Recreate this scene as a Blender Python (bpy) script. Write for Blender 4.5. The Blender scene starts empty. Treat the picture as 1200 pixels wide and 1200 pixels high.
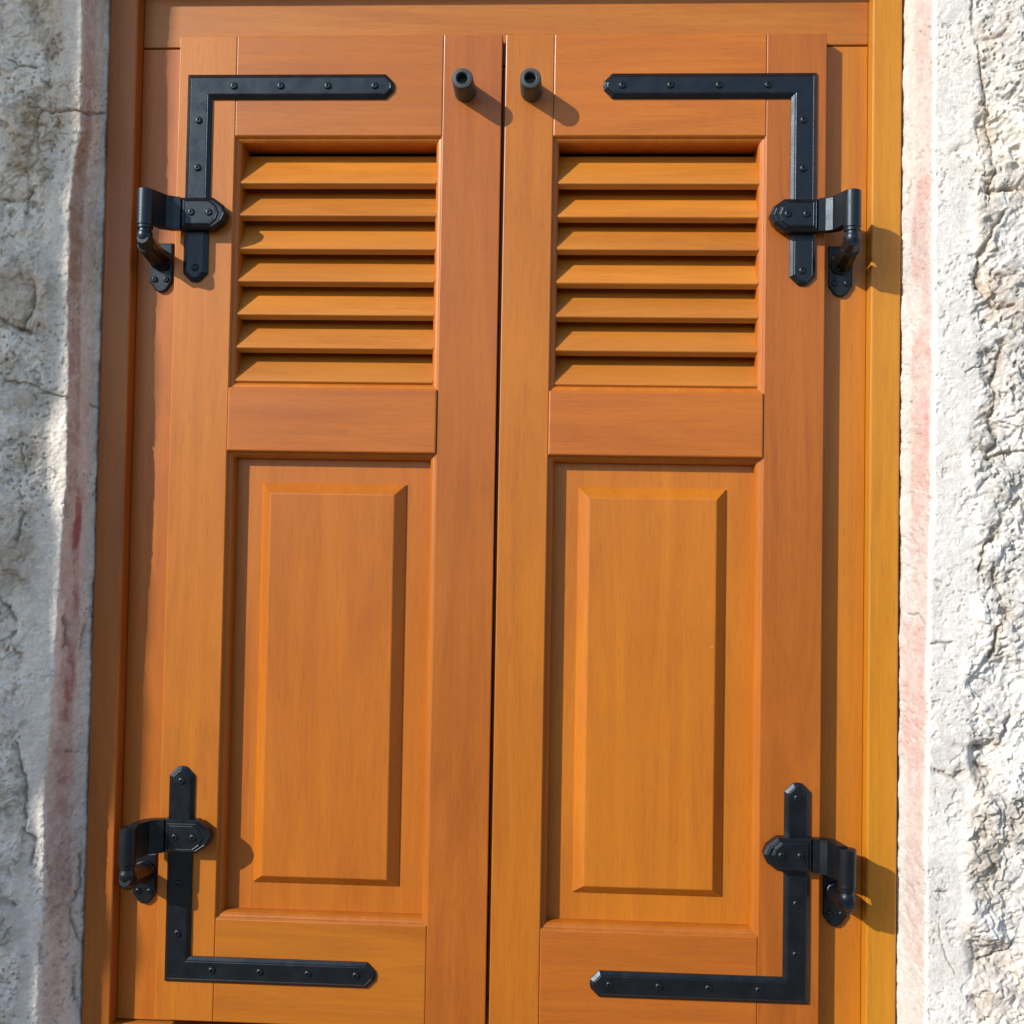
import bpy, bmesh, math, random
import numpy as np
from mathutils import Vector, Matrix

S = bpy.context.scene
C = S.collection
# ---------------------------------------------------------------- camera
cd = bpy.data.cameras.new('camera'); cam = bpy.data.objects.new('camera', cd); C.objects.link(cam)
r0 = Vector((0.9987250, 0.0474130, 0.0173306)); r1 = Vector((-0.0158666, -0.0310809, 0.9993909)); r2 = Vector((0.0479227, -0.9983917, -0.0302889))
M = Matrix((r0, r1, r2)).transposed().to_4x4(); M.translation = (0.1009, -1.5, -0.1234)
cam.matrix_world = M
cd.sensor_width = 36; cd.lens = 39.0; cd.clip_start = 0.02; cd.clip_end = 500
S.camera = cam
S.render.resolution_x = 1024; S.render.resolution_y = 1024
# ---------------------------------------------------------------- light
SUN = Vector((-1.2, -1.0, 0.80)).normalized()
w = bpy.data.worlds.new('World'); S.world = w; w.use_nodes = True
nt = w.node_tree; bg = nt.nodes['Background']
sky = nt.nodes.new('ShaderNodeTexSky'); sky.sky_type = 'NISHITA'; sky.sun_disc = False
sky.sun_elevation = math.asin(SUN.z); sky.sun_rotation = math.atan2(SUN.x, SUN.y) % (2*math.pi)
sky.dust_density = 0.4; sky.ozone_density = 1.0
nt.links.new(sky.outputs[0], bg.inputs[0]); bg.inputs[1].default_value = 0.15
ld = bpy.data.lights.new('sun', 'SUN'); lo = bpy.data.objects.new('sun', ld); C.objects.link(lo)
ld.energy = 4.05; ld.angle = math.radians(0.5); ld.color = (1.0, 0.945, 0.87)
lo.location = SUN*5; lo.rotation_euler = SUN.to_track_quat('Z', 'Y').to_euler()
S.view_settings.view_transform = 'Standard'; S.view_settings.look = 'None'
S.view_settings.exposure = 0.36; S.view_settings.gamma = 1
try: S.view_settings.use_curve_mapping = False
except Exception: pass

# ---------------------------------------------------------------- materials
def mat(name):
    m = bpy.data.materials.new(name); m.use_nodes = True
    t = m.node_tree; return m, t, t.nodes['Principled BSDF']
def N(t, typ, **kw):
    n = t.nodes.new(typ)
    for k, v in kw.items():
        if hasattr(n, k): setattr(n, k, v)
        else: n.inputs[k].default_value = v
    return n
def mixc(t, fac, a, b, blend='MIX'):
    n = t.nodes.new('ShaderNodeMix'); n.data_type = 'RGBA'; n.blend_type = blend
    for s, v in ((n.inputs[0], fac), (n.inputs[6], a), (n.inputs[7], b)):
        if hasattr(v, 'links'): t.links.new(v, s)
        else: s.default_value = v if isinstance(v, (int, float)) else (*v, 1)
    return n.outputs[2]
def ramp(t, v, p0, p1, c0=(0, 0, 0), c1=(1, 1, 1)):
    n = t.nodes.new('ShaderNodeValToRGB'); e = n.color_ramp.elements
    e[0].position = p0; e[1].position = p1; e[0].color = (*c0, 1); e[1].color = (*c1, 1)
    t.links.new(v, n.inputs[0]); return n.outputs[0]

def wood(name, axis, light, dark, rough=0.42):
    m, t, b = mat(name)
    tc = N(t, 'ShaderNodeTexCoord'); oi = N(t, 'ShaderNodeObjectInfo')
    off = N(t, 'ShaderNodeVectorMath', operation='SCALE'); off.inputs[0].default_value = (7.3, 3.1, 11.7)
    t.links.new(oi.outputs['Random'], off.inputs['Scale'])
    ad = N(t, 'ShaderNodeVectorMath', operation='ADD')
    t.links.new(tc.outputs['Object'], ad.inputs[0]); t.links.new(off.outputs[0], ad.inputs[1])
    def noise(across, along, detail, dist=0.0, rgh=0.5):
        mp = N(t, 'ShaderNodeMapping'); s = [across]*3; s[axis] = along
        mp.inputs['Scale'].default_value = s; t.links.new(ad.outputs[0], mp.inputs[0])
        n = N(t, 'ShaderNodeTexNoise'); n.inputs['Scale'].default_value = 1; n.inputs['Detail'].default_value = detail
        n.inputs['Distortion'].default_value = dist; n.inputs['Roughness'].default_value = rgh
        t.links.new(mp.outputs[0], n.inputs[0]); return n.outputs[0]
    fig = noise(15, 1.5, 6, 2.2, 0.6)
    grain = noise(210, 5, 6, 0.6, 0.7)
    pore = noise(560, 34, 5, 0.5, 0.7)
    blot = noise(7, 4, 3)
    c = mixc(t, ramp(t, fig, 0.36, 0.64), light, tuple(x*.93 for x in dark))
    c = mixc(t, ramp(t, grain, 0.35, 0.75, (0, 0, 0), (.42, .42, .42)), c, tuple(x*0.62 for x in dark))
    c = mixc(t, ramp(t, pore, 0.54, 0.72, (0, 0, 0), (.52, .52, .52)), c, tuple(x*0.40 for x in dark))
    c = mixc(t, ramp(t, blot, 0.35, 0.7, (0, 0, 0), (.35, .35, .35)), c, (light[0]*1.05, light[1]*1.12, light[2]*1.0))
    # small per-board difference of tone
    hv = N(t, 'ShaderNodeHueSaturation'); mr = N(t, 'ShaderNodeMapRange')
    mr.inputs[3].default_value = 0.90; mr.inputs[4].default_value = 1.08
    t.links.new(oi.outputs['Random'], mr.inputs[0]); t.links.new(mr.outputs[0], hv.inputs['Value'])
    t.links.new(c, hv.inputs['Color'])
    # rare pale scuffs in the varnish
    sc = N(t, 'ShaderNodeTexNoise'); sc.inputs['Scale'].default_value = 95; sc.inputs['Detail'].default_value = 5
    t.links.new(ad.outputs[0], sc.inputs[0])
    sc2 = N(t, 'ShaderNodeTexNoise'); sc2.inputs['Scale'].default_value = 9; t.links.new(ad.outputs[0], sc2.inputs[0])
    mu = N(t, 'ShaderNodeMath', operation='MULTIPLY')
    t.links.new(ramp(t, sc.outputs[0], 0.745, 0.78), mu.inputs[0]); t.links.new(ramp(t, sc2.outputs[0], 0.56, 0.62, (0,0,0), (.6,.6,.6)), mu.inputs[1])
    c = mixc(t, mu.outputs[0], hv.outputs[0], (0.62, 0.42, 0.28))
    t.links.new(c, b.inputs['Base Color'])
    b.inputs['Roughness'].default_value = rough
    t.links.new(ramp(t, grain, 0.3, 0.8, (rough-.06,)*3, (rough+.12,)*3), b.inputs['Roughness'])
    b.inputs['Specular IOR Level'].default_value = 0.42
    b.inputs['Coat Weight'].default_value = 0.18; b.inputs['Coat Roughness'].default_value = 0.34
    bp = N(t, 'ShaderNodeBump'); bp.inputs['Strength'].default_value = 0.22; bp.inputs['Distance'].default_value = 0.0006
    sm = N(t, 'ShaderNodeMath', operation='ADD'); t.links.new(grain, sm.inputs[0]); t.links.new(pore, sm.inputs[1])
    t.links.new(sm.outputs[0], bp.inputs['Height']); t.links.new(bp.outputs[0], b.inputs['Normal'])
    return m
GOLD = ((0.48, 0.149, 0.008), (0.42, 0.120, 0.006))
MID = ((0.462, 0.134, 0.008), (0.40, 0.106, 0.006))
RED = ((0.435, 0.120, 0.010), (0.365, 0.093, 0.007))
wood_v = wood('varnished_wood_upright', 2, *MID); wood_h = wood('varnished_wood_crosswise', 0, *MID)
slat_h = wood('louvre_wood', 0, (0.52, 0.183, 0.022), (0.45, 0.145, 0.014))
gold_v = wood('golden_wood_upright', 2, *GOLD); gold_h = wood('golden_wood_crosswise', 0, *GOLD)
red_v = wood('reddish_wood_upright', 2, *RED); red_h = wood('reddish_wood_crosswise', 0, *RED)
frame_v = wood('frame_wood_upright', 2, (0.52, 0.212, 0.010), (0.47, 0.175, 0.008))
frame_h = wood('frame_wood_crosswise', 0, (0.44, 0.150, 0.015), (0.37, 0.110, 0.010))

frame_m = wood('frame_wood_inner', 2, (0.51, 0.172, 0.010), (0.44, 0.138, 0.007))
def iron(name, col, rough, bump):
    m, t, b = mat(name)
    tc = N(t, 'ShaderNodeTexCoord')
    n = N(t, 'ShaderNodeTexNoise'); n.inputs['Scale'].default_value = 700; n.inputs['Detail'].default_value = 3
    t.links.new(tc.outputs['Object'], n.inputs[0])
    n2 = N(t, 'ShaderNodeTexNoise'); n2.inputs['Scale'].default_value = 60; n2.inputs['Detail'].default_value = 5
    t.links.new(tc.outputs['Object'], n2.inputs[0])
    c = mixc(t, ramp(t, n2.outputs[0], 0.4, 0.7), col, tuple(x*1.4 for x in col))
    t.links.new(c, b.inputs['Base Color'])
    t.links.new(ramp(t, n2.outputs[0], 0.3, 0.7, (rough-.06,)*3, (rough+.08,)*3), b.inputs['Roughness'])
    bp = N(t, 'ShaderNodeBump'); bp.inputs['Strength'].default_value = bump; bp.inputs['Distance'].default_value = 0.0008
    t.links.new(n.outputs[0], bp.inputs['Height']); t.links.new(bp.outputs[0], b.inputs['Normal'])
    b.inputs['Specular IOR Level'].default_value = 0.55; b.inputs['Specular Tint'].default_value = (.70, .85, 1, 1)
    return m
black_iron = iron('black_painted_iron', (0.0030, 0.0036, 0.0048), 0.37, 0.22)
grey_rubber = iron('grey_rubber', (0.040, 0.044, 0.045), 0.5, 0.3)
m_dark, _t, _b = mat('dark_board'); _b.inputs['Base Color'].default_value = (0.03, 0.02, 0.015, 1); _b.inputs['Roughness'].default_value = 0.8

def stone_mat(name, relief):
    m, t, b = mat(name)
    at = N(t, 'ShaderNodeAttribute'); at.attribute_name = 'stain'
    tc = N(t, 'ShaderNodeTexCoord')
    def nz(s, d, r=0.6):
        n = N(t, 'ShaderNodeTexNoise'); n.inputs['Scale'].default_value = s; n.inputs['Detail'].default_value = d; n.inputs['Roughness'].default_value = r
        t.links.new(tc.outputs['Object'], n.inputs[0]); return n.outputs[0]
    a = nz(90, 8, 0.7); f = nz(650, 4, 0.6); g = nz(230, 6, 0.7)
    c = mixc(t, 1.0, at.outputs['Color'], ramp(t, a, 0.3, 0.62, (.80, .79, .77), (1.04, 1.03, 1.02)), 'MULTIPLY')
    c = mixc(t, ramp(t, g, 0.58, 0.70, (0, 0, 0), (.55, .55, .55)), c, (0.30, 0.27, 0.23))
    t.links.new(c, b.inputs['Base Color']); b.inputs['Roughness'].default_value = 0.92
    b.inputs['Specular IOR Level'].default_value = 0.2
    ad = N(t, 'ShaderNodeMath', operation='MULTIPLY_ADD'); ad.inputs[1].default_value = 0.35
    t.links.new(f, ad.inputs[0]); t.links.new(g, ad.inputs[2])
    bp = N(t, 'ShaderNodeBump'); bp.inputs['Strength'].default_value = 1.0; bp.inputs['Distance'].default_value = relief
    t.links.new(ad.outputs[0], bp.inputs['Height']); t.links.new(bp.outputs[0], b.inputs['Normal'])
    return m
stone = stone_mat('lime_washed_stone', 0.0013); stone_rough = stone_mat('weathered_grey_stone', 0.0026)

# ---------------------------------------------------------------- helpers
def thing(name, label, cat, loc=(0, 0, 0), group=None):
    o = bpy.data.objects.new(name, None); C.objects.link(o); o.location = loc
    o.empty_display_size = 0.1
    o['label'] = label; o['category'] = cat
    if group: o['group'] = group
    return o
def worldloc(o):
    v = Vector(o.location)
    while o.parent: o = o.parent; v += Vector(o.location)
    return v
def build(name, bm, m, parent, smooth=False, label=None):
    """links the bmesh (given in wall coordinates) as one mesh under parent"""
    off = worldloc(parent) if parent else Vector((0, 0, 0))
    bmesh.ops.translate(bm, verts=bm.verts, vec=-off)
    bmesh.ops.recalc_face_normals(bm, faces=bm.faces)
    me = bpy.data.meshes.new(name); bm.to_mesh(me); bm.free(); me.materials.append(m)
    if smooth:
        for p in me.polygons: p.use_smooth = True
        try: me.set_sharp_from_angle(angle=math.radians(38))
        except Exception: pass
    o = bpy.data.objects.new(name, me); C.objects.link(o); o.parent = parent
    if label: o['label'] = label
    return o
def box(bm, x0, x1, y0, y1, z0, z1, bev=0.0, seg=2):
    if x0 > x1: x0, x1 = x1, x0
    vs = [bm.verts.new((x, y, z)) for x in (x0, x1) for y in (y0, y1) for z in (z0, z1)]
    fs = [bm.faces.new([vs[i] for i in q]) for q in ((0, 1, 3, 2), (4, 6, 7, 5), (0, 4, 5, 1), (2, 3, 7, 6), (0, 2, 6, 4), (1, 5, 7, 3))]
    if bev:
        es = {e for f in fs for e in f.edges}
        # only the edges of the front face (smallest y) are eased
        es = [e for e in es if all(abs(v.co.y-y0) < 1e-7 for v in e.verts)]
        bmesh.ops.bevel(bm, geom=es, offset=bev, segments=seg, profile=0.5, affect='EDGES')
def prism(bm, pts, lo, hi, plane='xz', bev=0.0, seg=2, front='lo'):
    """extrude a polygon: plane 'xz' along y, 'xy' along z, 'yz' along x"""
    def P(a, b, h):
        return (a, h, b) if plane == 'xz' else ((a, b, h) if plane == 'xy' else (h, a, b))
    v0 = [bm.verts.new(P(a, b, lo)) for a, b in pts]; v1 = [bm.verts.new(P(a, b, hi)) for a, b in pts]
    n = len(pts)
    f0 = bm.faces.new(v0); f1 = bm.faces.new(v1[::-1])
    for i in range(n): bm.faces.new((v0[i], v1[i], v1[(i+1) % n], v0[(i+1) % n]))
    if bev:
        es = list(f0.edges) if front == 'lo' else (list(f0.edges)+list(f1.edges) if front == 'both' else list(f1.edges))
        bmesh.ops.bevel(bm, geom=es, offset=bev, segments=seg, profile=0.5, affect='EDGES')
def inset(pts, d):
    n = len(pts); ar = sum(pts[i][0]*pts[(i+1) % n][1]-pts[(i+1) % n][0]*pts[i][1] for i in range(n)); sg = 1 if ar > 0 else -1
    out = []
    for i in range(n):
        p0, p1, p2 = Vector(pts[i-1]), Vector(pts[i]), Vector(pts[(i+1) % n])
        a = (p1-p0).normalized(); b = (p2-p1).normalized()
        n1 = Vector((-a.y, a.x))*sg; n2 = Vector((-b.y, b.x))*sg
        m = (n1+n2).normalized(); out.append(p1+m*(d/max(m.dot(n1), .35)))
    return [(q.x, q.y) for q in out]
def plate(bm, pts, y0, y1, w, drop):
    """forged flat bar: front face at y0, eased all round by w (in the plane) and drop (in depth), back at y1"""
    loops = []
    for q, y in ((pts, y1), (pts, y0+drop), (inset(pts, w*.85), y0+drop*.22), (inset(pts, w), y0+drop*.02), (inset(pts, w+.0008), y0+.0004), (inset(pts, w+.0016), y0)):
        loops.append([bm.verts.new((a, y, b)) for a, b in q])
    n = len(pts)
    for a, b in zip(loops, loops[1:]):
        for k in range(n): bm.faces.new((a[k], a[(k+1) % n], b[(k+1) % n], b[k]))
    bm.faces.new(loops[0][::-1]); bm.faces.new(loops[-1])
def lathe(bm, prof, centre, axis='y', n=24):
    """prof: (radius, height along axis) list"""
    c = Vector(centre); rings = []
    for r, h in prof:
        ring = []
        for k in range(n):
            a = 2*math.pi*k/n; u, v = r*math.cos(a), r*math.sin(a)
            d = Vector((u, h, v)) if axis == 'y' else Vector((u, v, h))
            ring.append(bm.verts.new(c+d))
        rings.append(ring)
    for a, b in zip(rings, rings[1:]):
        for k in range(n): bm.faces.new((a[k], a[(k+1) % n], b[(k+1) % n], b[k]))
    bm.faces.new(rings[0]); bm.faces.new(rings[-1][::-1])
def tube(bm, pts, rad, n=14):
    pts = [Vector(p) for p in pts]; rings = []
    for i, p in enumerate(pts):
        d = (pts[min(i+1, len(pts)-1)]-pts[max(i-1, 0)]).normalized()
        a = d.cross(Vector((1, 0, 0))).normalized(); b = d.cross(a).normalized()
        rings.append([bm.verts.new(p+rad[i]*(math.cos(2*math.pi*k/n)*a+math.sin(2*math.pi*k/n)*b)) for k in range(n)])
    for a, b in zip(rings, rings[1:]):
        for k in range(n): bm.faces.new((a[k], a[(k+1) % n], b[(k+1) % n], b[k]))
    bm.faces.new(rings[0]); bm.faces.new(rings[-1][::-1])
def ring_moulding(bm, x0, x1, z0, z1, prof):
    """mitred moulding round the inside of an opening; prof = (inset, y)"""
    loops = []
    for i, y in prof:
        loops.append([bm.verts.new(p) for p in ((x0+i, y, z0+i), (x1-i, y, z0+i), (x1-i, y, z1-i), (x0+i, y, z1-i))])
    for a, b in zip(loops, loops[1:]):
        for k in range(4): bm.faces.new((a[k], a[(k+1) % 4], b[(k+1) % 4], b[k]))

screw_proto = {}
def screw(parent, x, y, z, r=0.0052):
    """low domed screw head with a socket, facing out of the wall"""
    if r not in screw_proto:
        bm = bmesh.new(); k = r/0.0052
        lathe(bm, [(.0052*k, .001), (.0052*k, -.0003), (.0047*k, -.0014), (.0037*k, -.0023), (.0021*k, -.0027), (.0018*k, -.0026), (.0017*k, -.0008), (.0001, -.0008)], (0, 0, 0), 'y', 20)
        bmesh.ops.recalc_face_normals(bm, faces=bm.faces)
        me = bpy.data.meshes.new('screw'); bm.to_mesh(me); bm.free(); me.materials.append(black_iron)
        for p in me.polygons: p.use_smooth = True
        try: me.set_sharp_from_angle(angle=math.radians(50))
        except Exception: pass
        screw_proto[r] = me
    o = bpy.data.objects.new('screw', screw_proto[r]); C.objects.link(o); o.parent = parent
    o.location = Vector((x, y, z))-worldloc(parent)
    return o

# ---------------------------------------------------------------- dimensions (metres; shutter faces lie on y = 0, the street is -y)
XO, XI, XM = 0.4449, 0.3645, 0.0761           # outer edge, opening edges
ZT, ZB = 0.5777, -0.774                       # leaf
Z1, Z2, Z3, Z4 = 0.4372, 0.0872, 0.0, -0.6357

# ---------------------------------------------------------------- stone wall
def hsh(i, j, seed):
    n = (i*374761393+j*668265263+seed*974634777) & 0xffffffff
    n = ((n ^ (n >> 13))*1274126177) & 0xffffffff
    return ((n ^ (n >> 16)) & 0xffff)/65535.0
def vn(x, y, seed):
    xi = np.floor(x).astype(np.int64); yi = np.floor(y).astype(np.int64); fx = x-xi; fy = y-yi
    fx = fx*fx*fx*(fx*(fx*6-15)+10); fy = fy*fy*fy*(fy*(fy*6-15)+10)
    a = hsh(xi, yi, seed); b = hsh(xi+1, yi, seed); c = hsh(xi, yi+1, seed); d = hsh(xi+1, yi+1, seed)
    return (a*(1-fx)+b*fx)*(1-fy)+(c*(1-fx)+d*fx)*fy
def fbm(x, y, f, seed, octv=5, gain=0.5):
    s = 0; a = 1; t = 0
    for o in range(octv):
        # turn each octave so that no grid direction shows
        ca, sa = math.cos(o*1.1+.4), math.sin(o*1.1+.4)
        s = s+a*vn((x*ca-y*sa)*f+13.7*o, (x*sa+y*ca)*f+7.1*o, seed+o); t += a; a *= gain; f *= 2.03
    return s/t-0.5
def sstep(a, b, x):
    t = np.clip((x-a)/(b-a), 0, 1); return t*t*(3-2*t)
def segdist(px, pz, pts):
    d = np.full(px.shape, 9.0)
    if len(pts) == 1: return np.hypot(px-pts[0][0], pz-pts[0][1])
    for (x0, z0), (x1, z1) in zip(pts, pts[1:]):
        vx, vz = x1-x0, z1-z0; L = vx*vx+vz*vz+1e-12
        t = np.clip(((px-x0)*vx+(pz-z0)*vz)/L, 0, 1)
        d = np.minimum(d, np.hypot(px-x0-t*vx, pz-z0-t*vz))
    return d
# cracks and joints: ([(distance from the arris, height) ...], width mm, depth mm); negative distances lie on the reveal
CR = [
  ([(0.0476, 0.5946), (0.0509, 0.5553), (0.0564, 0.5272), (0.0586, 0.488), (0.0662, 0.4713), (0.0695, 0.4378), (0.0781, 0.4043), (0.0749, 0.3765), (0.0695, 0.3542), (0.0674, 0.332)], 2, 5),
  ([(0.0509, 0.5474), (0.064, 0.5406), (0.0857, 0.5428), (0.1127, 0.5382), (0.1559, 0.5402)], 3, 10),
  ([(0.0673, 0.3465), (0.0857, 0.3487), (0.1126, 0.351), (0.1771, 0.3433)], 3, 10),
  ([(0.0857, 0.321), (0.0695, 0.2876), (0.0566, 0.2599), (0.0534, 0.2377), (0.0523, 0.2156)], 4, 8),
  ([(0.0534, 0.2211), (0.0642, 0.2024), (0.0803, 0.1937), (0.1018, 0.1983)], 2.5, 6),
  ([(0.0857, 0.1496), (0.0782, 0.1165), (0.0696, 0.0945), (0.0782, 0.0726), (0.0697, 0.0505), (0.0809, 0.0178), (0.0705, 0.0067)], 3, 6),
  ([(0.0374, 0.1106), (0.0589, 0.1186)], 1.5, 4),
  ([(0.0654, -0.0043), (0.0813, 0.0014), (0.1132, 0.0127), (0.156, 0.0078)], 2.5, 7),
  ([(0.1147, -0.0495), (0.0937, -0.0641), (0.0817, -0.097), (0.0628, -0.1137), (0.0615, -0.1464)], 2.5, 7),
  ([(0.0797, -0.146), (0.088, -0.1785), (0.095, -0.2023), (0.0815, -0.2166), (0.0769, -0.2547)], 3, 7),
  ([(-0.0497, -0.2051), (-0.0259, -0.2058), (-0.0127, -0.2138)], 1.5, 4),
  ([(0.0041, -0.2411), (0.0318, -0.2383)], 1.5, 4),
  ([(0.0985, -0.2975), (0.0966, -0.3407), (0.0861, -0.3679), (0.0564, -0.3741), (0.0351, -0.3692)], 3.5, 8),
  ([(0.014, -0.4022), (0.0375, -0.4091), (0.0438, -0.4013)], 2.5, 5),
  ([(0.0586, -0.3902), (0.0778, -0.4004)], 2, 6),
  ([(0.0728, -0.449), (0.0731, -0.4865)], 1.3, 3),
  ([(0.0943, -0.4912), (0.0786, -0.5239), (0.0704, -0.5562)], 5, 3),
  ([(0.1105, -0.5442), (0.118, -0.5547)], 4, 7),
  ([(0.0151, -0.5526), (0.0237, -0.5577)], 2.5, 5),
  ([(0.0133, -0.5955), (0.021, -0.622), (0.0371, -0.6534)], 1.3, 2.5),
  ([(0.0635, -0.6419), (0.0846, -0.6305), (0.1215, -0.6185), (0.1741, -0.6221)], 1.8, 4),
  ([(0.037, 0.4043), (0.0283, 0.3932)], 2, 4),
  ([(-0.0525, 0.3752), (-0.0573, 0.342)], 1.5, 3),
]
CL = [
  ([(0.1012, 0.5208), (0.0834, 0.5137), (0.0634, 0.5125)], 1.5, 5),
  ([(0.0561, 0.495), (0.0418, 0.481)], 1.5, 4),
  ([(0.0532, 0.4531), (0.0004, 0.4518), (-0.0305, 0.4597), (-0.0617, 0.4701)], 1.5, 6),
  ([(0.0532, 0.4531), (0.06, 0.4333), (0.0459, 0.3927)], 1.5, 3),
  ([(0.0952, 0.3323), (0.0649, 0.3254), (0.0518, 0.3405)], 2, 6),
  ([(0.0905, 0.2248), (0.0494, 0.2123)], 2.5, 7),
  ([(0.0459, 0.2077), (0.0459, 0.179), (0.0646, 0.1558), (0.0786, 0.1615), (0.0904, 0.1683)], 2, 5),
  ([(0.0669, 0.1558), (0.0494, 0.1525)], 3, 6),
  ([(0.0844, 0.0845), (0.0551, 0.0825), (0.026, 0.0702), (-0.0044, 0.0642)], 1.5, 5),
  ([(0.0841, -0.0299), (0.0759, -0.0332)], 2, 5),
  ([(0.0574, 0.0013), (0.0573, -0.033)], 1.5, 4),
  ([(-0.0511, 0.0594), (-0.0715, 0.05)], 1.5, 4),
  ([(0.0517, -0.0899), (0.0607, -0.1355), (0.0832, -0.1473)], 2, 4),
  ([(-0.0117, -0.2313), (-0.0203, -0.2432), (-0.0188, -0.2659)], 2.5, 6),
  ([(-0.0516, -0.245), (-0.047, -0.2737)], 2, 5),
  ([(0.0435, -0.3952), (0.0263, -0.4509), (0.0252, -0.4957)], 2, 4),
  ([(-0.0259, -0.4114), (-0.04, -0.4134)], 1.5, 4),
  ([(-0.0723, -0.4158), (-0.0859, -0.4038)], 1.5, 4),
  ([(-0.0568, -0.5518), (-0.0601, -0.5872), (-0.045, -0.635), (-0.0574, -0.6669), (-0.0715, -0.6823)], 2, 5),
  ([(-0.0042, -0.6665), (-0.0053, -0.6824)], 3, 6),
  ([(-0.053, -0.7112), (-0.0641, -0.7603), (-0.0687, -0.779)], 2, 5),
  ([(0.0287, -0.507), (0.0114, -0.5232), (0.0172, -0.5513)], 2, 4),
  ([(0.0576, -0.586), (0.0402, -0.6077)], 2, 4),
  ([(0.0799, -0.204), (0.0547, -0.2375), (0.0642, -0.2716)], 2, 3),
]

ARR_Z = {1: ([-.708, -.246, .039, .584], [.566, .567, .573, .571]),
         -1: ([-.706, -.606, -.484, -.372, -.259, -.146, -.032, .300, .381, .427, .596], [.581, .578, .582, .574, .570, .567, .564, .570, .564, .557, .560])}
WY = -0.055
def blob(s, z, s0, s1, z0, z1, e=0.012, es=0.004):
    return sstep(s0-es, s0+es, s)*(1-sstep(s1-es, s1+es, s))*sstep(z0-e, z0+e, z)*(1-sstep(z1-e, z1+e, z))

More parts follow.
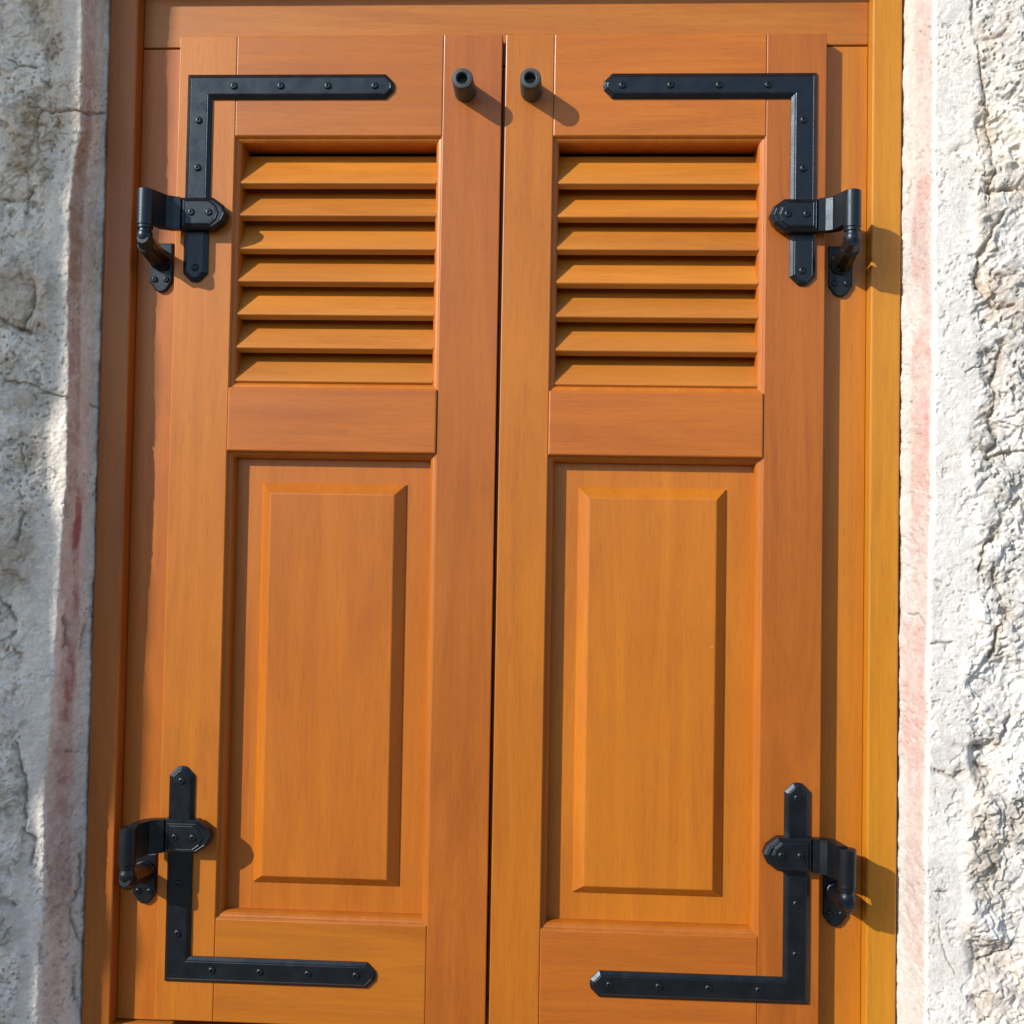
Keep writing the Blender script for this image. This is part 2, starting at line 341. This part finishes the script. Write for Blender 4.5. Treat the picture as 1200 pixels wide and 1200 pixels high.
def wall_side(side, parent):
    st = 0.0012
    LR = 34                                                        # columns over the reveal
    cols = [('b', 0.0)]+[('r', k/LR) for k in range(LR+1)]
    fs = list(np.arange(st, 0.15, st)); v = 0.15; dv = st
    while v < 1.6: fs.append(v); dv = min(dv*1.13, 0.05); v += dv
    zf = list(np.arange(-0.82, 0.68, st)); v = 0.68; dv = st
    while v < 2.2: zf.append(v); dv = min(dv*1.13, 0.05); v += dv
    zd = []; v = -0.82-st; dv = st
    while v > -1.3: zd.append(v); dv = min(dv*1.13, 0.05); v -= dv
    zs = np.array(zd[::-1]+zf)
    ax = np.interp(zs, *ARR_Z[side])
    ax = ax+0.0035*2*fbm(zs, zs*0, 9, 77+side, 4)                   # the arris is not straight
    J = 0.5495
    nz_, nc = len(zs), 1+LR+1+len(fs)
    X = np.zeros((nz_, nc)); Y = np.zeros((nz_, nc)); Sg = np.zeros((nz_, nc))
    X[:, 0] = J; Y[:, 0] = 0.075; Sg[:, 0] = -0.09
    Lr = np.hypot(ax-J, 0.003-WY)
    for k in range(LR+1):
        f = k/LR
        X[:, 1+k] = J+(ax-J)*f; Y[:, 1+k] = 0.003+(WY-0.003)*f; Sg[:, 1+k] = -(1-f)*Lr
    for k, s in enumerate(fs):
        X[:, 2+LR+k] = ax+s; Y[:, 2+LR+k] = WY; Sg[:, 2+LR+k] = s
    # ease the arris
    for it in range(6):
        a, b = LR-4, LR+8
        X[:, a:b] = (X[:, a-1:b-1]+2*X[:, a:b]+X[:, a+1:b+1])/4; Y[:, a:b] = (Y[:, a-1:b-1]+2*Y[:, a:b]+Y[:, a+1:b+1])/4
    Z = np.repeat(zs[:, None], nc, 1)
    sd = 100 if side > 0 else 200
    s = Sg
    wx = s+0.006*2*fbm(s, Z, 28, sd+1, 3)+0.002*2*fbm(s, Z, 160, sd+2, 2); wz = Z+0.006*2*fbm(s, Z, 28, sd+5, 3)+0.002*2*fbm(s, Z, 160, sd+6, 2)
    face = sstep(0.0, 0.01, s); rev = 1-face
    edge = 0.048 if side > 0 else 0.026
    rough = sstep(edge-0.004, edge+0.012, s+0.018*2*fbm(s*0, Z, 11, sd+9, 3))
    h = 0.0020*2*fbm(s, Z, 12, sd+11, 3)+(0.0003 if side > 0 else 0.0012)*2*fbm(s, Z, 120, sd+12, 4, .6)+(0.00025 if side > 0 else 0.0007)*2*fbm(s, Z, 260, sd+13, 3, .6)
    # rubble: broken faces, ridges and ledges
    big = fbm(wx, wz, 13, sd+20, 5, .5)*2
    ca, sa = math.cos(0.62), math.sin(0.62)
    u, v2 = wx*ca+wz*sa, -wx*sa+wz*ca
    rid = 1-np.abs(fbm(u*0.35, v2, 60, sd+31, 4, .55)*4)
    rid = np.clip(rid, -.2, 1)
    kr = 1.0 if side > 0 else 0.85
    tb = (fbm(wx*1.2+wz*.3, wz, 16, sd+24, 4, .5)*2+.5)*4.5; tf = tb-np.floor(tb)
    h = h+rough*kr*0.0032*(np.floor(tb)+sstep(.55, .80, tf)-2.2)          # chipped ledges
    h = h+rough*kr*(0.0075*big+0.0021*rid+0.0010*2*fbm(u*.4, v2, 150, sd+36, 3, .6)+0.0010*2*fbm(wx, wz, 170, sd+40, 3, .6)+0.002)
    # stones: blocks of slightly different level
    cell = np.floor(wz/0.19+0.35+0.25*np.sin(wx*9))
    h = h+rough*0.006*(hsh(cell.astype(np.int64), np.floor(wx/0.23+cell*.37).astype(np.int64), sd+3)-0.5)
    # pits
    p = fbm(wx, wz, 85, sd+50, 3, .55)*2
    pm = sstep(0.26, 0.42, p)*(0.35+0.65*sstep(-0.05, 0.25, fbm(s, Z, 9, sd+52, 2)*2))
    h = h-0.0045*pm*(0.35+0.65*rough)
    # scattered little holes
    sp = sstep(.43, .56, fbm(s, Z, 210, sd+55, 2, .5)*2)*sstep(-.1, .25, fbm(s, Z, 14, sd+56, 2)*2)
    h = h-0.0030*sp*(.4+.6*rough)
    ck = np.zeros_like(h); mb = np.zeros_like(h)
    for pts, wd, dp in (CR if side > 0 else CL):
        a = np.array(pts); m = (s > a[:, 0].min()-.03) & (s < a[:, 0].max()+.03) & (Z > a[:, 1].min()-.03) & (Z < a[:, 1].max()+.03)
        if not m.any(): continue
        d = segdist(wx[m], wz[m], pts)
        ww = wd*0.001*.8*(0.15+1.9*np.clip(fbm(s[m], Z[m], 70, sd+60, 3)+.5, 0, 1))
        br = sstep(.36, .60, fbm(s[m], Z[m], 34, sd+63, 2)*1.6+.5) if wd >= 2 else 1.0
        g = np.exp(-(d/ww)**2)*(.25+.75*br)
        ck[m] = np.maximum(ck[m], g); h[m] -= dp*0.001*(.75 if side > 0 else .95)*g
        if wd >= 2:
            band = np.exp(-(d/(.0030+.0016*wd))**2)*sstep(.25, .6, fbm(s[m], Z[m], 22, sd+66, 2)+.5)
            h[m] += band*(-.0022+.0050*fbm(wx[m], wz[m], 150, sd+67, 3, .6))
            mb[m] = np.maximum(mb[m], band)
    h = h*sstep(-0.068, -0.056, s)                                  # stays straight where it meets the frame
    h[:, :2] = 0
    # fine lumpy plaster edge against the frame
    h = h+0.0016*(1-sstep(-0.060, -0.048, s))*sstep(-0.085, -0.06, s)*(fbm(s, Z, 90, sd+70, 3)*2)*0.6
    # normals of the base profile (2D, in x-y)
    dX = np.gradient(X, axis=1); dY = np.gradient(Y, axis=1); L = np.hypot(dX, dY)+1e-9
    NX, NY = dY/L, -dX/L
    if side > 0: pass
    X2 = X+NX*h; Y2 = Y+NY*h
    X2 = X2-0.0030*np.clip(.45+fbm(s*0, Z, 40, sd+71, 4, .6)*2.2, 0, 1)*(1-sstep(-.062, -.050, s))   # ragged mortar edge beside the frame
    # ---- own colours: limewash, bare stone, ochre mortar, old pink paint
    base = np.array([0.77, 0.75, 0.72]) if side > 0 else np.array([0.93, 0.865, 0.785])
    bare = np.array([0.54, 0.52, 0.49]) if side > 0 else np.array([0.60, 0.55, 0.49])
    ochre = np.array([0.62, 0.47, 0.31]) if side > 0 else np.array([0.56, 0.43, 0.30])
    col = np.ones(s.shape+(3,))*base
    def over(c, k):
        nonlocal col
        col = col*(1-k[..., None])+np.array(c)*k[..., None]
    if side > 0: over((.60, .56, .525), (1-sstep(-.010, -.002, s))*.95)      # greyer old render on the reveal
    over(bare, np.clip((.75 if side > 0 else .5)*sstep(0.0, 0.22, fbm(s, Z, 16, sd+80, 5, .6)*2)*(0.35+.65*rough), 0, 1))
    over(ochre, (0.45 if side < 0 else 0.28)*sstep(0.10, 0.34, fbm(s, Z, 10, sd+90, 4, .55)*2)*(0.25+.75*rough))
    over((.36, .30, .24), 0.55*sstep(.25, .5, fbm(wx, wz, 60, sd+95, 4, .6)*2)*rough)
    over((.50, .42, .32), 0.50*mb*(.5+.5*rough))
    over((.24, .20, .165), 0.62*ck)
    over((.33, .31, .29), .55*sp)
    S0, Z0 = s, Z
    s = S0+.004*2*fbm(S0, Z0, 45, sd+110, 4, .6); Z = Z0+.035*2*fbm(S0, Z0, 24, sd+111, 3)
    tex = 0.50+0.50*sstep(-.25, .20, fbm(s, Z, 60, sd+97, 5, .6)*2)
    if side > 0:
        P = (.56, .30, .27)
        k = (.30*blob(s, Z, -.040, -.006, .50, .70)+.17*blob(s, Z, -.040, -.006, .32, .50)+.50*blob(s, Z, -.046, -.010, .23, .345, .008)
             + .30*blob(s, Z, -.030, -.008, .14, .24)+.62*blob(s, Z, -.044, -.008, -.115, .155, .02)+.25*blob(s, Z, -.04, -.006, -.2, -.1)
             + .50*blob(s, Z, -.058, -.008, -.40, -.205, .006)+.32*blob(s, Z, -.045, -.010, -.66, -.40))
        over(P, np.clip(k*1.15, 0, .62)*tex)
        over((.62, .22, .22), .4*blob(s, Z, -.017, -.008, .00, .06, .01)*tex)
        over(ochre, .35*blob(s, Z, .055, .075, .15, .44, .03, .008)*tex)
    else:
        P = (.44, .225, .19)
        k = (.40*blob(s, Z, -.035, -.004, .46, .70)+.62*blob(s, Z, -.026, -.001, .31, .47)+.60*blob(s, Z, -.025, .001, -.06, .31, .04)
             + .35*blob(s, Z, -.030, .0, -.20, -.05)+.6*blob(s, Z, -.040, -.012, -.41, -.20, .02)+.45*blob(s, Z, -.045, -.006, -.64, -.41, .04)+.3*blob(s, Z, -.035, -.01, -.8, -.62))
        over(P, np.clip(k, 0, .75)*tex)
        over((.55, .35, .20), .55*blob(s, Z, -.018, .0, .20, .42, .03)*tex)
        R_ = (.42, .045, .07)
        over(R_, .75*blob(s, Z, -.036, -.021, -.13, -.065, .008, .003)*tex)
        over(R_, .45*blob(s, Z, -.036, -.026, -.24, -.12, .01, .003)*tex)
        over(R_, .50*blob(s, Z, -.036, -.022, -.36, -.26, .01, .003)*tex)
        over(R_, .35*blob(s, Z, -.034, -.018, -.50, -.42, .02, .004)*tex)
        over((.50, .33, .19), .6*blob(s, Z, .0, .035, .445, .475, .01)*tex)
        over((.48, .36, .22), .6*blob(s, Z, .055, .08, .36, .47, .02, .01)*tex)
    s, Z = S0, Z0
    col = np.clip(col, 0, 1)
    # mesh
    ncol = nc; V = np.stack([side*X2, Y2, Z], -1).reshape(-1, 3)
    ii, jj = np.meshgrid(np.arange(nz_-1), np.arange(nc-1), indexing='ij'); a = (ii*nc+jj).ravel()
    q = np.stack([a, a+1, a+nc+1, a+nc], 1)
    if side < 0: q = q[:, ::-1]
    me = bpy.data.meshes.new('masonry')
    me.vertices.add(len(V)); me.vertices.foreach_set('co', V.astype(np.float32).ravel())
    me.loops.add(q.size); me.loops.foreach_set('vertex_index', q.astype(np.int32).ravel())
    me.polygons.add(len(q)); me.polygons.foreach_set('loop_start', np.arange(0, q.size, 4, dtype=np.int32))
    me.update(calc_edges=True); me.validate()
    ca_ = me.color_attributes.new('stain', 'FLOAT_COLOR', 'POINT')
    ca_.data.foreach_set('color', np.concatenate([col.reshape(-1, 3), np.ones((len(V), 1))], 1).astype(np.float32).ravel())
    me.polygons.foreach_set('use_smooth', np.ones(len(q), bool))
    me.materials.append(stone if side > 0 else stone_rough)
    o = bpy.data.objects.new('masonry', me); C.objects.link(o); o.parent = parent
    o['label'] = 'sunlit whitewashed masonry with a faded pink strip' if side > 0 else 'shaded grey masonry with red and ochre stains'
    return o
def paint_plain(o, c):
    ca_ = o.data.color_attributes.new('stain', 'FLOAT_COLOR', 'POINT')
    ca_.data.foreach_set('color', np.tile(np.array([*c, 1], np.float32), len(o.data.vertices)))

wall = thing('stone_wall', 'rough whitewashed rubble wall around the shuttered window, blotched with old pink paint along its edges', 'wall')
wall_side(1, wall); wall_side(-1, wall)
bm = bmesh.new(); box(bm, -0.5485, 0.5485, -0.050, 0.35, 0.72, 2.2, 0.01)
o = build('lintel_masonry', bm, stone, wall); paint_plain(o, (.66, .63, .58))
bm = bmesh.new(); box(bm, -0.5485, 0.5485, -0.050, 0.35, -1.3, -0.90, 0.01)
o = build('sill_masonry', bm, stone, wall); paint_plain(o, (.66, .63, .58))

# unseen caster added left of the view, shaped to shade the left wall
def added_shade_tree():
    t = thing('added_shade_tree', 'unseen shade caster added left of the window, with rough grey bark and leaves', 'added_shade_tree', (-1.873, -1.0, -1.3))
    m, tt, b = mat('bark'); n = N(tt, 'ShaderNodeTexNoise'); n.inputs['Scale'].default_value = 30; n.inputs['Detail'].default_value = 8
    tt.links.new(ramp(tt, n.outputs[0], .35, .65, (.10, .08, .06), (.26, .22, .18)), b.inputs['Base Color']); b.inputs['Roughness'].default_value = .9
    zz = np.arange(-1.35, 2.9, 0.02)
    rr = 0.110+0.0045*2*fbm(zz, zz*0, 6, 5, 3)+0.0022*2*fbm(zz, zz*0, 30, 6, 2)
    up = .824
    rr = rr+0.0035*sstep(up+.36, up+.46, zz)
    for zc, wdt, dep in ((-.02, .075, .013), (.315, .03, .006), (.245, .022, .006), (-.53, .075, .013), (-.74, .07, .012), (-.25, .04, .004)):
        rr = rr-dep*np.exp(-((zz-up-zc)/wdt)**4)
    bm = bmesh.new(); rows = []; rnd = random.Random(3)
    for z, r_ in zip(zz, rr):
        rows.append([bm.verts.new((-1.873+r_*math.cos(a)*(1+rnd.uniform(-.012, .012)), -1.0+r_*math.sin(a)*(1+rnd.uniform(-.012, .012)), z)) for a in [k*2*math.pi/28 for k in range(28)]])
    for a, b2 in zip(rows, rows[1:]):
        for k in range(28): bm.faces.new((a[k], a[(k+1) % 28], b2[(k+1) % 28], b2[k]))
    for k in range(7):
        a = k*.9+.3; L = 1.1+.5*rnd.random(); z0 = 2.5+.06*k
        tube(bm, [(-1.873+math.cos(a)*L*f, -1.0+math.sin(a)*L*f, z0+L*.9*f+.1*math.sin(6*f)) for f in (0, .25, .5, .75, 1)], [.05, .04, .03, .02, .01], 8)
    build('shade_trunk', bm, m, t, True)
    m2, tt, b = mat('leaves'); b.inputs['Roughness'].default_value = .55
    n = N(tt, 'ShaderNodeTexNoise'); n.inputs['Scale'].default_value = 3
    tt.links.new(ramp(tt, n.outputs[0], .35, .65, (.03, .06, .015), (.09, .14, .035)), b.inputs['Base Color'])
    bm = bmesh.new()
    for k in range(3800):
        d = Vector((rnd.gauss(0, 1), rnd.gauss(0, 1), rnd.gauss(0, 1))).normalized()*(rnd.random()**.4)
        c = Vector((-1.873+d.x*1.6, -1.0+d.y*1.6, 4.1+d.z*1.15)); u = Vector((rnd.gauss(0, 1), rnd.gauss(0, 1), rnd.gauss(0, .6))).normalized()*.055
        v = u.cross(Vector((rnd.gauss(0, 1), rnd.gauss(0, 1), rnd.gauss(0, 1)))).normalized()*.03
        bm.faces.new([bm.verts.new(c+q) for q in (-u, v, u, -v)])
    build('added_crown', bm, m2, t)
added_shade_tree()

bm = bmesh.new(); box(bm, -40, 40, -60, 0.2, -1.5, -1.3)
g = build('ground', bm, mat('dark_paving')[0], None); g['kind'] = 'structure'
gm = g.data.materials[0].node_tree; gb = gm.nodes['Principled BSDF']; gb.inputs['Roughness'].default_value = .9
gn = N(gm, 'ShaderNodeTexNoise'); gn.inputs['Scale'].default_value = 6; gn.inputs['Detail'].default_value = 8
gm.links.new(ramp(gm, gn.outputs[0], .3, .7, (.14, .115, .09), (.20, .165, .13)), gb.inputs['Base Color'])

# ---------------------------------------------------------------- window frame
fr = thing('window_frame', 'orange-brown varnished window frame set in the stone wall behind both shutters', 'window frame', (0, 0, -0.9))
for sd in (-1, 1):
    bm = bmesh.new(); box(bm, sd*0.506, sd*0.5455, 0.0, 0.075, -0.83, 0.6445, 0.0028, 3); build('jamb_casing', bm, frame_v if sd > 0 else red_v, fr)  # left casing takes redder wood: its shaded look is put into the colour
    bm = bmesh.new(); box(bm, sd*0.4048, sd*0.5058, 0.0225, 0.07, -0.7845, 0.5695, 0.0010, 1); build('inner_jamb', bm, frame_m if sd > 0 else wood_v, fr)
bm = bmesh.new(); box(bm, -0.5455, 0.5455, 0.0, 0.075, 0.647, 0.715, 0.0028, 3); build('head_casing', bm, frame_h, fr)
bm = bmesh.new(); box(bm, -0.5058, 0.5058, 0.0225, 0.07, 0.5715, 0.70, 0.0010, 1); box(bm, -0.4045, 0.4045, 0.0230, 0.07, 0.545, 0.5713); build('inner_head', bm, frame_h, fr)
bm = bmesh.new(); box(bm, -0.5058, 0.5058, 0.0120, 0.07, -0.86, -0.7865, 0.0010, 1); box(bm, -0.4045, 0.4045, 0.0235, 0.07, -0.778, -0.74); build('bottom_rail', bm, frame_h, fr)
bm = bmesh.new(); box(bm, -0.5455, 0.5455, -0.03, 0.075, -0.90, -0.865, 0.004); build('sill', bm, frame_h, fr)
bm = bmesh.new(); box(bm, -0.54, 0.54, 0.078, 0.09, -0.88, 0.71); build('light_stop_board', bm, m_dark, fr)  # unseen dark board added so no light leaks through the louvre gaps

# pintle brackets, two a side
PX = 0.4700; BX, BY = 0.4672, -0.0520
for sd in (-1, 1):
    for dz in (0.0, -0.848):
        # plate on the inner jamb, pointed at the bottom
        pts = [(sd*(PX-.0158), .292+dz), (sd*(PX+.0158), .292+dz), (sd*(PX+.0158), .2375+dz), (sd*(PX+.0085), .2265+dz), (sd*(PX+.003), .2228+dz), (sd*(PX-.003), .2228+dz), (sd*(PX-.0085), .2265+dz), (sd*(PX-.0158), .2375+dz)]
        bm = bmesh.new(); prism(bm, pts, 0.0170, 0.0227, 'xz', 0.002, 2)
        # goose-neck from the plate forward and up to the pin
        cx = sd*PX
        path = [(cx, .021, .2675), (cx, .008, .2680), (cx-sd*.0003, -.012, .2700), (cx-sd*.001, -.030, .2725), (sd*BX, -.047, .2755), (sd*BX, -.0600, .2780)]
        tube(bm, [(a, b, c+dz) for a, b, c in path], [.0155, .0140, .0130, .0126, .0120, .0080], 8)
        for q, (ra, ya, yb) in enumerate(((.0152, .018, .011), (.0138, .0112, .004))):
            lathe(bm, [(ra*.9, ya), (ra, ya-.0005), (ra, yb+.0012), (ra*.9, yb)], (cx, 0, .2675+dz), 'y', 20 if q == 0 else 6)
        lathe(bm, [(.0105, -.034), (.0118, -.035), (.0118, -.045), (.0100, -.0465), (.004, -.0475)], (cx-sd*.0015, 0, .2722+dz), 'y', 16)
        br = build('pintle_bracket', bm, black_iron, fr)
        bm = bmesh.new()
        lathe(bm, [(.003, -.017), (.0080, -.0155), (.0108, -.009), (.0104, -.003), (.0086, 0), (.0088, .002), (.0106, .003), (.0106, .0065), (.006, .009), (.006, .056), (.001, .056)], (sd*BX, BY, .2895+dz), 'z', 24)
        build('pintle_pin', bm, black_iron, br, True)
        for q in (-1, 1): screw(br, cx+q*.0082, .0172, .2405+dz, .0046)

# ---------------------------------------------------------------- shutters
SHG = 'pair of louvred wooden shutters'
def shutter(sd, label):
    t = thing('window_shutter', label, 'shutter', (sd*0.225, 0, ZB), SHG)
    # stiles
    bm = bmesh.new(); box(bm, sd*XI, sd*XO, 0, 0.0220, ZB, ZT, 0.0013); box(bm, sd*XI, sd*0.4040, 0.0220, 0.045, ZB+.038, ZT-.036)
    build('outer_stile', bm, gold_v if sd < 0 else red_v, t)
    xm = 0.0096 if sd > 0 else 0.0048
    bm = bmesh.new(); box(bm, xm, sd*XM, 0, 0.0220, ZB, ZT, 0.0013)
    if sd < 0: box(bm, .0035, sd*XM, 0.0220, 0.045, ZB+.038, ZT-.036)
    else: box(bm, .0055, sd*XM, 0.0220, 0.045, ZB+.038, ZT-.036)
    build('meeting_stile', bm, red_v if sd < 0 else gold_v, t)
    # rails
    for nm, z0, z1, y0 in (('top_rail', Z1, ZT, 0), ('bottom_rail', ZB, Z4, 0), ('lock_rail', Z3, Z2, -0.0026)):
        bm = bmesh.new(); box(bm, sd*(XM+.0001), sd*(XI-.0001), y0, 0.0220, z0, z1, 0.0016 if nm != 'lock_rail' else .0022)
        a = ZB+.038 if nm == 'bottom_rail' else z0; b = ZT-.036 if nm == 'top_rail' else z1
        box(bm, sd*(XM+.0001), sd*(XI-.0001), 0.0220, 0.0445, a, b)
        build(nm, bm, {'top_rail': wood_h, 'lock_rail': red_h, 'bottom_rail': gold_h if sd < 0 else red_h}[nm], t)
    # mouldings round the openings
    x0, x1 = sorted((sd*XM, sd*XI))
    prof = [(0, .0012), (.0012, .0022), (.0018, .0042), (.0045, .0052), (.0070, .0075), (.0086, .0120), (.0086, .046)]
    bm = bmesh.new(); ring_moulding(bm, x0, x1, Z2, Z1, prof); build('louvre_moulding', bm, wood_v, t)
    prof = [(0, .0012), (.0012, .0022), (.0018, .0042), (.0045, .0052), (.0070, .0080), (.0086, .0130), (.0086, .034)]
    bm = bmesh.new(); ring_moulding(bm, x0, x1, Z4, Z3, prof); build('panel_moulding', bm, wood_v, t)
    # slats: lower edge in front, top edge leaning back
    ux, uz = 0.574, 0.819; T = 0.0105; Ls = 0.0585
    me = None
    for k in range(7):
        jr = random.Random(k*7+sd); zb = 0.3745-0.04605*k+jr.uniform(-.0006, .0006); yb = 0.0060+jr.uniform(-.0005, .0005)
        ta = math.radians(55+jr.uniform(-.9, .9)); ux, uz = math.cos(ta), math.sin(ta)
        pts = [(yb, zb), (yb+Ls*ux, zb+Ls*uz), (yb+Ls*ux+T*uz, zb+Ls*uz-T*ux), (yb+T*uz, zb-T*ux)]
        bm = bmesh.new(); prism(bm, pts, x0+.0076, x1-.0076, 'yz')
        es = [e for e in bm.edges if abs(e.verts[0].co.x-e.verts[1].co.x) > .1 and all(v.co.y < .014 for v in e.verts)]
        bmesh.ops.bevel(bm, geom=es, offset=.0020, segments=3, profile=.5, affect='EDGES')
        build('louvre_slat', bm, slat_h, t, True)
    # raised and fielded panel
    bm = bmesh.new()
    lo = [(x0+.004, Z4+.004, x1-.004, Z3-.004, .0225), (sd*.1185, -.5905, sd*.3190, -.0420, .0222), (sd*.1185, -.5905, sd*.3190, -.0420, .0205), (sd*.1330, -.5795, sd*.3055, -.0565, .0092), (sd*.1345, -.578, sd*.304, -.058, .0088)]
    loops = []
    for a, b, c, d, y in lo:
        a, c = sorted((a, c)); loops.append([bm.verts.new(p) for p in ((a, y, b), (c, y, b), (c, y, d), (a, y, d))])
    for a, b in zip(loops, loops[1:]):
        for k in range(4): bm.faces.new((a[k], a[(k+1) % 4], b[(k+1) % 4], b[k]))
    bm.faces.new(loops[-1])
    back = [bm.verts.new((v.co.x, .034, v.co.z)) for v in loops[0]]
    for k in range(4): bm.faces.new((loops[0][k], loops[0][(k+1) % 4], back[(k+1) % 4], back[k]))
    bm.faces.new(back[::-1])
    build('raised_panel', bm, wood_v if sd < 0 else gold_v, t)
    # corner straps (the lower one is the upper one upside down)
    for up in (1, -1):
        def Z(z): return z if up > 0 else -0.1986-z
        P = [(.4313, .522), (.1555, .522), (.1445, .5110), (.1432, .505), (.1445, .499), (.1555, .488), (.3972, .488), (.3972, .2445), (.4080, .2335), (.41425, .2322), (.4205, .2335), (.4313, .2445)]
        bm = bmesh.new(); plate(bm, [(sd*a, Z(b)) for a, b in P], -.0062, .0006, .0046, .0036)
        st = build('corner_strap', bm, black_iron, t)
        for x in (.1695, .2345, .3000, .3655): screw(st, sd*x, -.0060, Z(.5045))
        for z in (.4565, .3905, .2520): screw(st, sd*.4135, -.0060, Z(z))
        # hinge plate with rolled eye
        zc = .3235
        P = [(.4315, .3450), (.4315, .3015), (.3865, .3015), (.3725, .3120), (.3675, .3235), (.3725, .3350), (.3865, .3450)]
        bm = bmesh.new(); plate(bm, [(sd*a, Z(b)) for a, b in P], -.0215, -.0045, .0032, .0036)
        # the bent tongue running out to the eye
        a0 = math.radians(200)
        outer = [(.4310, -.0212), (.4400, -.0222), (.4480, -.0275), (.4515, -.0380)]
        inner = [(.4310, -.0090), (.4460, -.0100), (.4600, -.0190), (.4640, -.0380)]
        poly = outer+[(.4560, -.0520)]+[(.4680, -.0520)]+inner[::-1]
        prism(bm, [(sd*a, b) for a, b in poly], *sorted((Z(.3010), Z(.3455))), 'xy', .0008, 1, 'both')
        hp = build('hinge_plate', bm, black_iron, t)
        # raised pad with the two screws
        P2 = [(.4255, .3408), (.4255, .3062), (.3905, .3062), (.3815, .3135), (.3780, .3235), (.3815, .3335), (.3905, .3408)]
        bm = bmesh.new(); plate(bm, [(sd*a, Z(b)) for a, b in P2], -.0232, -.0210, .0012, .0012)
        build('screw_pad', bm, black_iron, hp)
        for x in (.3905, .4150): screw(hp, sd*x, -.0226, Z(zc))
        z0, z1 = (.2965, .3450) if up > 0 else (.2965-.848, .3450-.848)
        bm = bmesh.new()
        lathe(bm, [(.006, z0), (.0106, z0), (.0114, z0+.0008), (.0114, z1-.0008), (.0106, z1), (.0065, z1), (.0058, z1-.003), (.001, z1-.003)], (sd*BX, BY, 0), 'z', 32)
        build('hinge_barrel', bm, black_iron, hp, True)
    # hollow peg at the top of the meeting stile
    bm = bmesh.new()
    lathe(bm, [(.0150, .0005), (.0150, -.006), (.0143, -.030), (.0141, -.0425), (.0130, -.0446), (.0088, -.0452), (.0074, -.0440), (.0070, -.030), (.001, -.030)], (sd*.0455, 0, .4985), 'y', 36)
    build('hollow_peg', bm, grey_rubber, t, True)
    return t
# unseen dark greenery added behind the camera to darken the reflected surroundings
hd = thing('added_hedge', 'long dark green bank of leaves, unseen, added to darken the reflected surroundings', 'added_hedge', (0, -9, -1.3))
hm, ht, hb = mat('added_hedge_leaves'); hn = N(ht, 'ShaderNodeTexNoise'); hn.inputs['Scale'].default_value = 14; hn.inputs['Detail'].default_value = 8
ht.links.new(ramp(ht, hn.outputs[0], .35, .65, (.015, .028, .008), (.05, .085, .022)), hb.inputs['Base Color']); hb.inputs['Roughness'].default_value = .7
bm = bmesh.new(); rnd = random.Random(2); rows = []
for i in range(161):
    x = -24+i*.3; rows.append([bm.verts.new((x+rnd.uniform(-.08, .08), y+rnd.uniform(-.12, .12), z+rnd.uniform(-.1, .1))) for y, z in ((-8.4, -1.4), (-8.3, -.9), (-8.35, -.5), (-8.4, 0), (-8.6, .4), (-9, .5), (-9.4, .4), (-9.6, -.2), (-9.6, -1.4))])
for a, b in zip(rows, rows[1:]):
    for k in range(8): bm.faces.new((a[k], a[k+1], b[k+1], b[k]))
build('foliage', bm, hm, hd, True)

shutter(-1, 'louvred wooden shutter beside the shaded grey wall, hung on the left of the pair')
shutter(1, 'louvred wooden shutter beside the sunlit white wall, hung on the right of the pair')
